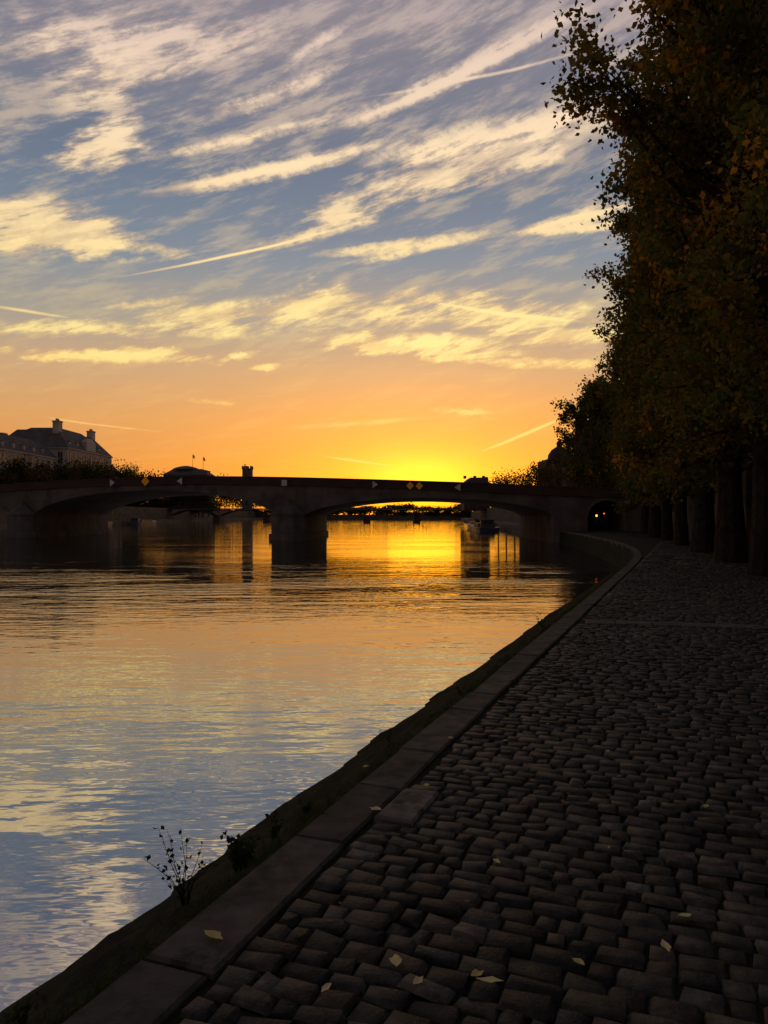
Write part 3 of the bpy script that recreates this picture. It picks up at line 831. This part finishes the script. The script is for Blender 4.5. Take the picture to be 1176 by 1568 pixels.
A = accum([
 fc(170,110,150,120,1.0,40), fc(150,225,120,50,1.5,8), fc(330,50,200,45,.7,50), fc(50,30,100,60,.6),
 fc(50,345,170,58,1.5,0), fc(160,372,150,28,1.1,-15),
 fc(330,485,190,40,1.15,-5), fc(90,505,210,26,1.25,-5), fc(150,547,240,16,1.5,-8),
 fc(640,527,190,28,2.1,0), fc(580,475,220,50,1.0,0), fc(800,475,190,40,1.3,0), fc(870,512,120,30,1.1),
 fc(520,325,110,30,1.2,18), fc(650,268,220,34,1.0,30), fc(760,218,190,42,1.3,35), fc(500,445,60,50,.9,20),
 fc(760,60,220,40,.5,60), fc(900,150,120,36,.6,30), fc(710,625,130,10,.5)])
def fl(a, b, w_, st_): return feat(AEs, a, b, w_, st_, 0.0)
B = accum([
 fl((205,296),(610,210),17,2.2), fl((520,240),(1005,146),32,1.6), fl((290,189),(540,92),16,2.3), fl((490,203),(940,-23),18,2.2),
 fl((200,242),(570,158),10,1.4), fl((430,100),(585,-6),9,1.6), fl((380,382),(560,338),12,1.7),
 fl((465,391),(775,351),12,2.0), fl((525,404),(705,367),10,1.5), fl((770,357),(1000,303),14,2.1), fl((785,353),(1010,337),10,2.0),
 fl((330,554),(402,539),7,2.1), fl((378,566),(434,560),7,1.8), fl((735,552),(940,560),11,2.1), fl((270,611),(380,622),6,.8),
 fl((650,628),(760,630),7,1.1), fl((100,367),(295,385),11,1.7), fl((155,473),(315,455),8,1.5),
 fl((550,521),(770,519),15,1.9), fl((560,490),(620,474),7,1.4), fl((0,540),(300,550),12,1.4),
 fl((60,160),(210,60),26,.6), fl((0,385),(110,330),14,.9), fl((470,470),(545,415),16,.9)])
def ft(a, b, w_, st_): return feat(AEt, a, b, w_, st_, 0.2)
C_ = accum([
 ft((180,425),(556,339),3.0,2.2), ft((-40,464),(112,488),3.4,1.4), ft((730,693),(884,631),3.4,3.5), ft((40,634),(260,664),2.4,1.1),
 ft((485,696),(608,714),2.8,2.0), ft((640,460),(910,497),4.2,1.5), ft((390,658),(750,632),6,.6), ft((560,146),(905,72),3.5,1.5),
 ft((210,293),(605,209),8,1.5), ft((525,193),(915,-8),8,1.8), ft((785,354),(975,309),6,1.3), ft((620,230),(920,158),13,.9)])
nz1 = noise(PL, 2.2, 7, .62, .42, .6, 2.1)
nz2 = noise(AE, 22, 6, .68, -.32, .42, 2.1, off=2)
nz3 = noise(AE, 58, 4, .68, .5, .8, 1.2, off=4)
T = mth('ADD', mth('MULTIPLY', mr(nz1, .36, .66, 0, 1), .5), mth('MULTIPLY', mr(nz2, .3, .7, 0, 1), .6))
An = mr(mth('MULTIPLY', A, mth('ADD', T, .10)), .14, 1.0, 0, 1.8)
Bn = mth('MULTIPLY', B, mth('MULTIPLY', mr(nz3, .28, .62, .45, 1.15), mr(nz2, .3, .6, .5, 1.2)))
veil = mth('MULTIPLY', mr(T, .35, 1.05, .0, .5), mr(Z, .1, .5, .25, .85))
topv = mth('MULTIPLY', mr(Z, .36, .56, 0, .6), mr(T, .1, .9, .3, 1))
dens = mth('ADD', An, Bn)
dens = mth('ADD', dens, mth('ADD', C_, mth('ADD', veil, topv)))
dens = mth('SUBTRACT', 1.0, mth('POWER', 2.718, mth('MULTIPLY', dens, -1.25)))
def ramp(fac, stops):
    r = N('ShaderNodeValToRGB'); cr = r.color_ramp
    while len(cr.elements) < len(stops): cr.elements.new(.5)
    for e_, (p_, c_) in zip(cr.elements, stops): e_.position = p_; e_.color = lin(c_)
    L(fac, r.inputs['Fac']); return r.outputs['Color']
base = ramp(Z, [(0,(190,98,46)),(.06,(200,122,64)),(.12,(204,148,90)),(.18,(190,156,118)),(.24,(154,149,138)),(.31,(118,131,146)),(.42,(92,107,131)),(.55,(116,115,130)),(.68,(88,90,106)),(1,(72,76,94))])
cloud = ramp(Z, [(0,(255,190,90)),(.1,(255,200,108)),(.16,(255,208,112)),(.21,(255,230,146)),(.26,(255,226,150)),(.34,(255,222,162)),(.43,(255,224,180)),(.50,(236,207,182)),(.57,(206,184,176)),(.7,(120,114,120)),(1,(90,88,98))])
cdim = ramp(Z, [(0,(215,120,60)),(.1,(222,142,78)),(.16,(222,164,98)),(.22,(220,178,118)),(.30,(204,172,130)),(.42,(184,158,140)),(.50,(170,150,145)),(.57,(160,145,149)),(.7,(100,98,110)),(1,(78,78,90))])
lum = mth('ADD', mth('MULTIPLY', mr(nz2, .36, .66, 0, 1), .65), mth('ADD', mth('MULTIPLY', mth('ADD', Bn, C_), .5), mth('MULTIPLY', mr(An, .3, 1.4, 0, 1), .4)))
cm = N('ShaderNodeMix'); cm.data_type = 'RGBA'; L(mth('MINIMUM', lum, 1.0), cm.inputs[0]); L(cdim, cm.inputs[6]); L(cloud, cm.inputs[7]); cloud = cm.outputs[2]
col = base
da = mth('SUBTRACT', az, SAZ); de = mth('SUBTRACT', el, math.radians(2.6))
def glow(sa, se):
    q = mth('ADD', mth('POWER', mth('ABSOLUTE', mth('DIVIDE', da, sa)), 2.0), mth('POWER', mth('ABSOLUTE', mth('DIVIDE', de, se)), 2.0))
    return mth('POWER', 2.718, mth('MULTIPLY', mth('POWER', q, .8), -1.0))
def addc(c1, fac, rgb):
    s_ = N('ShaderNodeMix'); s_.data_type = 'RGBA'; s_.blend_type = 'ADD'; s_.clamp_result = False
    L(fac, s_.inputs[0]); L(c1, s_.inputs[6]); s_.inputs[7].default_value = (*rgb, 1); return s_.outputs[2]
def mixc(c1, fac, rgb):
    s_ = N('ShaderNodeMix'); s_.data_type = 'RGBA'; L(fac, s_.inputs[0]); L(c1, s_.inputs[6]); s_.inputs[7].default_value = (*rgb, 1); return s_.outputs[2]
col = mixc(col, mth('MULTIPLY', glow(.36, .11), .88), lin((250,148,14))[:3])
g2 = glow(.14, .05)
col = mixc(col, mth('MULTIPLY', g2, .9), (1.25, .42, .002))
mx = N('ShaderNodeMix'); mx.data_type = 'RGBA'; L(mth('MULTIPLY', dens, mth('SUBTRACT', 1.0, mth('MULTIPLY', g2, .5))), mx.inputs[0]); L(col, mx.inputs[6]); L(cloud, mx.inputs[7]); col = mx.outputs[2]
col = addc(col, glow(.06, .028), (1.1, .5, .02))
back = mr(Y, -.6, .6, .6, 1.0)
sc = N('ShaderNodeVectorMath'); sc.operation = 'SCALE'; L(col, sc.inputs[0]); L(back, sc.inputs['Scale'])
sky = N('ShaderNodeTexSky'); sky.sky_type = 'NISHITA'; sky.sun_disc = False; sky.sun_elevation = SEL; sky.sun_rotation = SAZ
s2 = N('ShaderNodeVectorMath'); s2.operation = 'SCALE'; L(sky.outputs[0], s2.inputs[0]); s2.inputs['Scale'].default_value = .02
ad = N('ShaderNodeVectorMath'); ad.operation = 'ADD'; L(sc.outputs[0], ad.inputs[0]); L(s2.outputs[0], ad.inputs[1])
L(ad.outputs[0], bg.inputs['Color']); bg.inputs['Strength'].default_value = 1.0
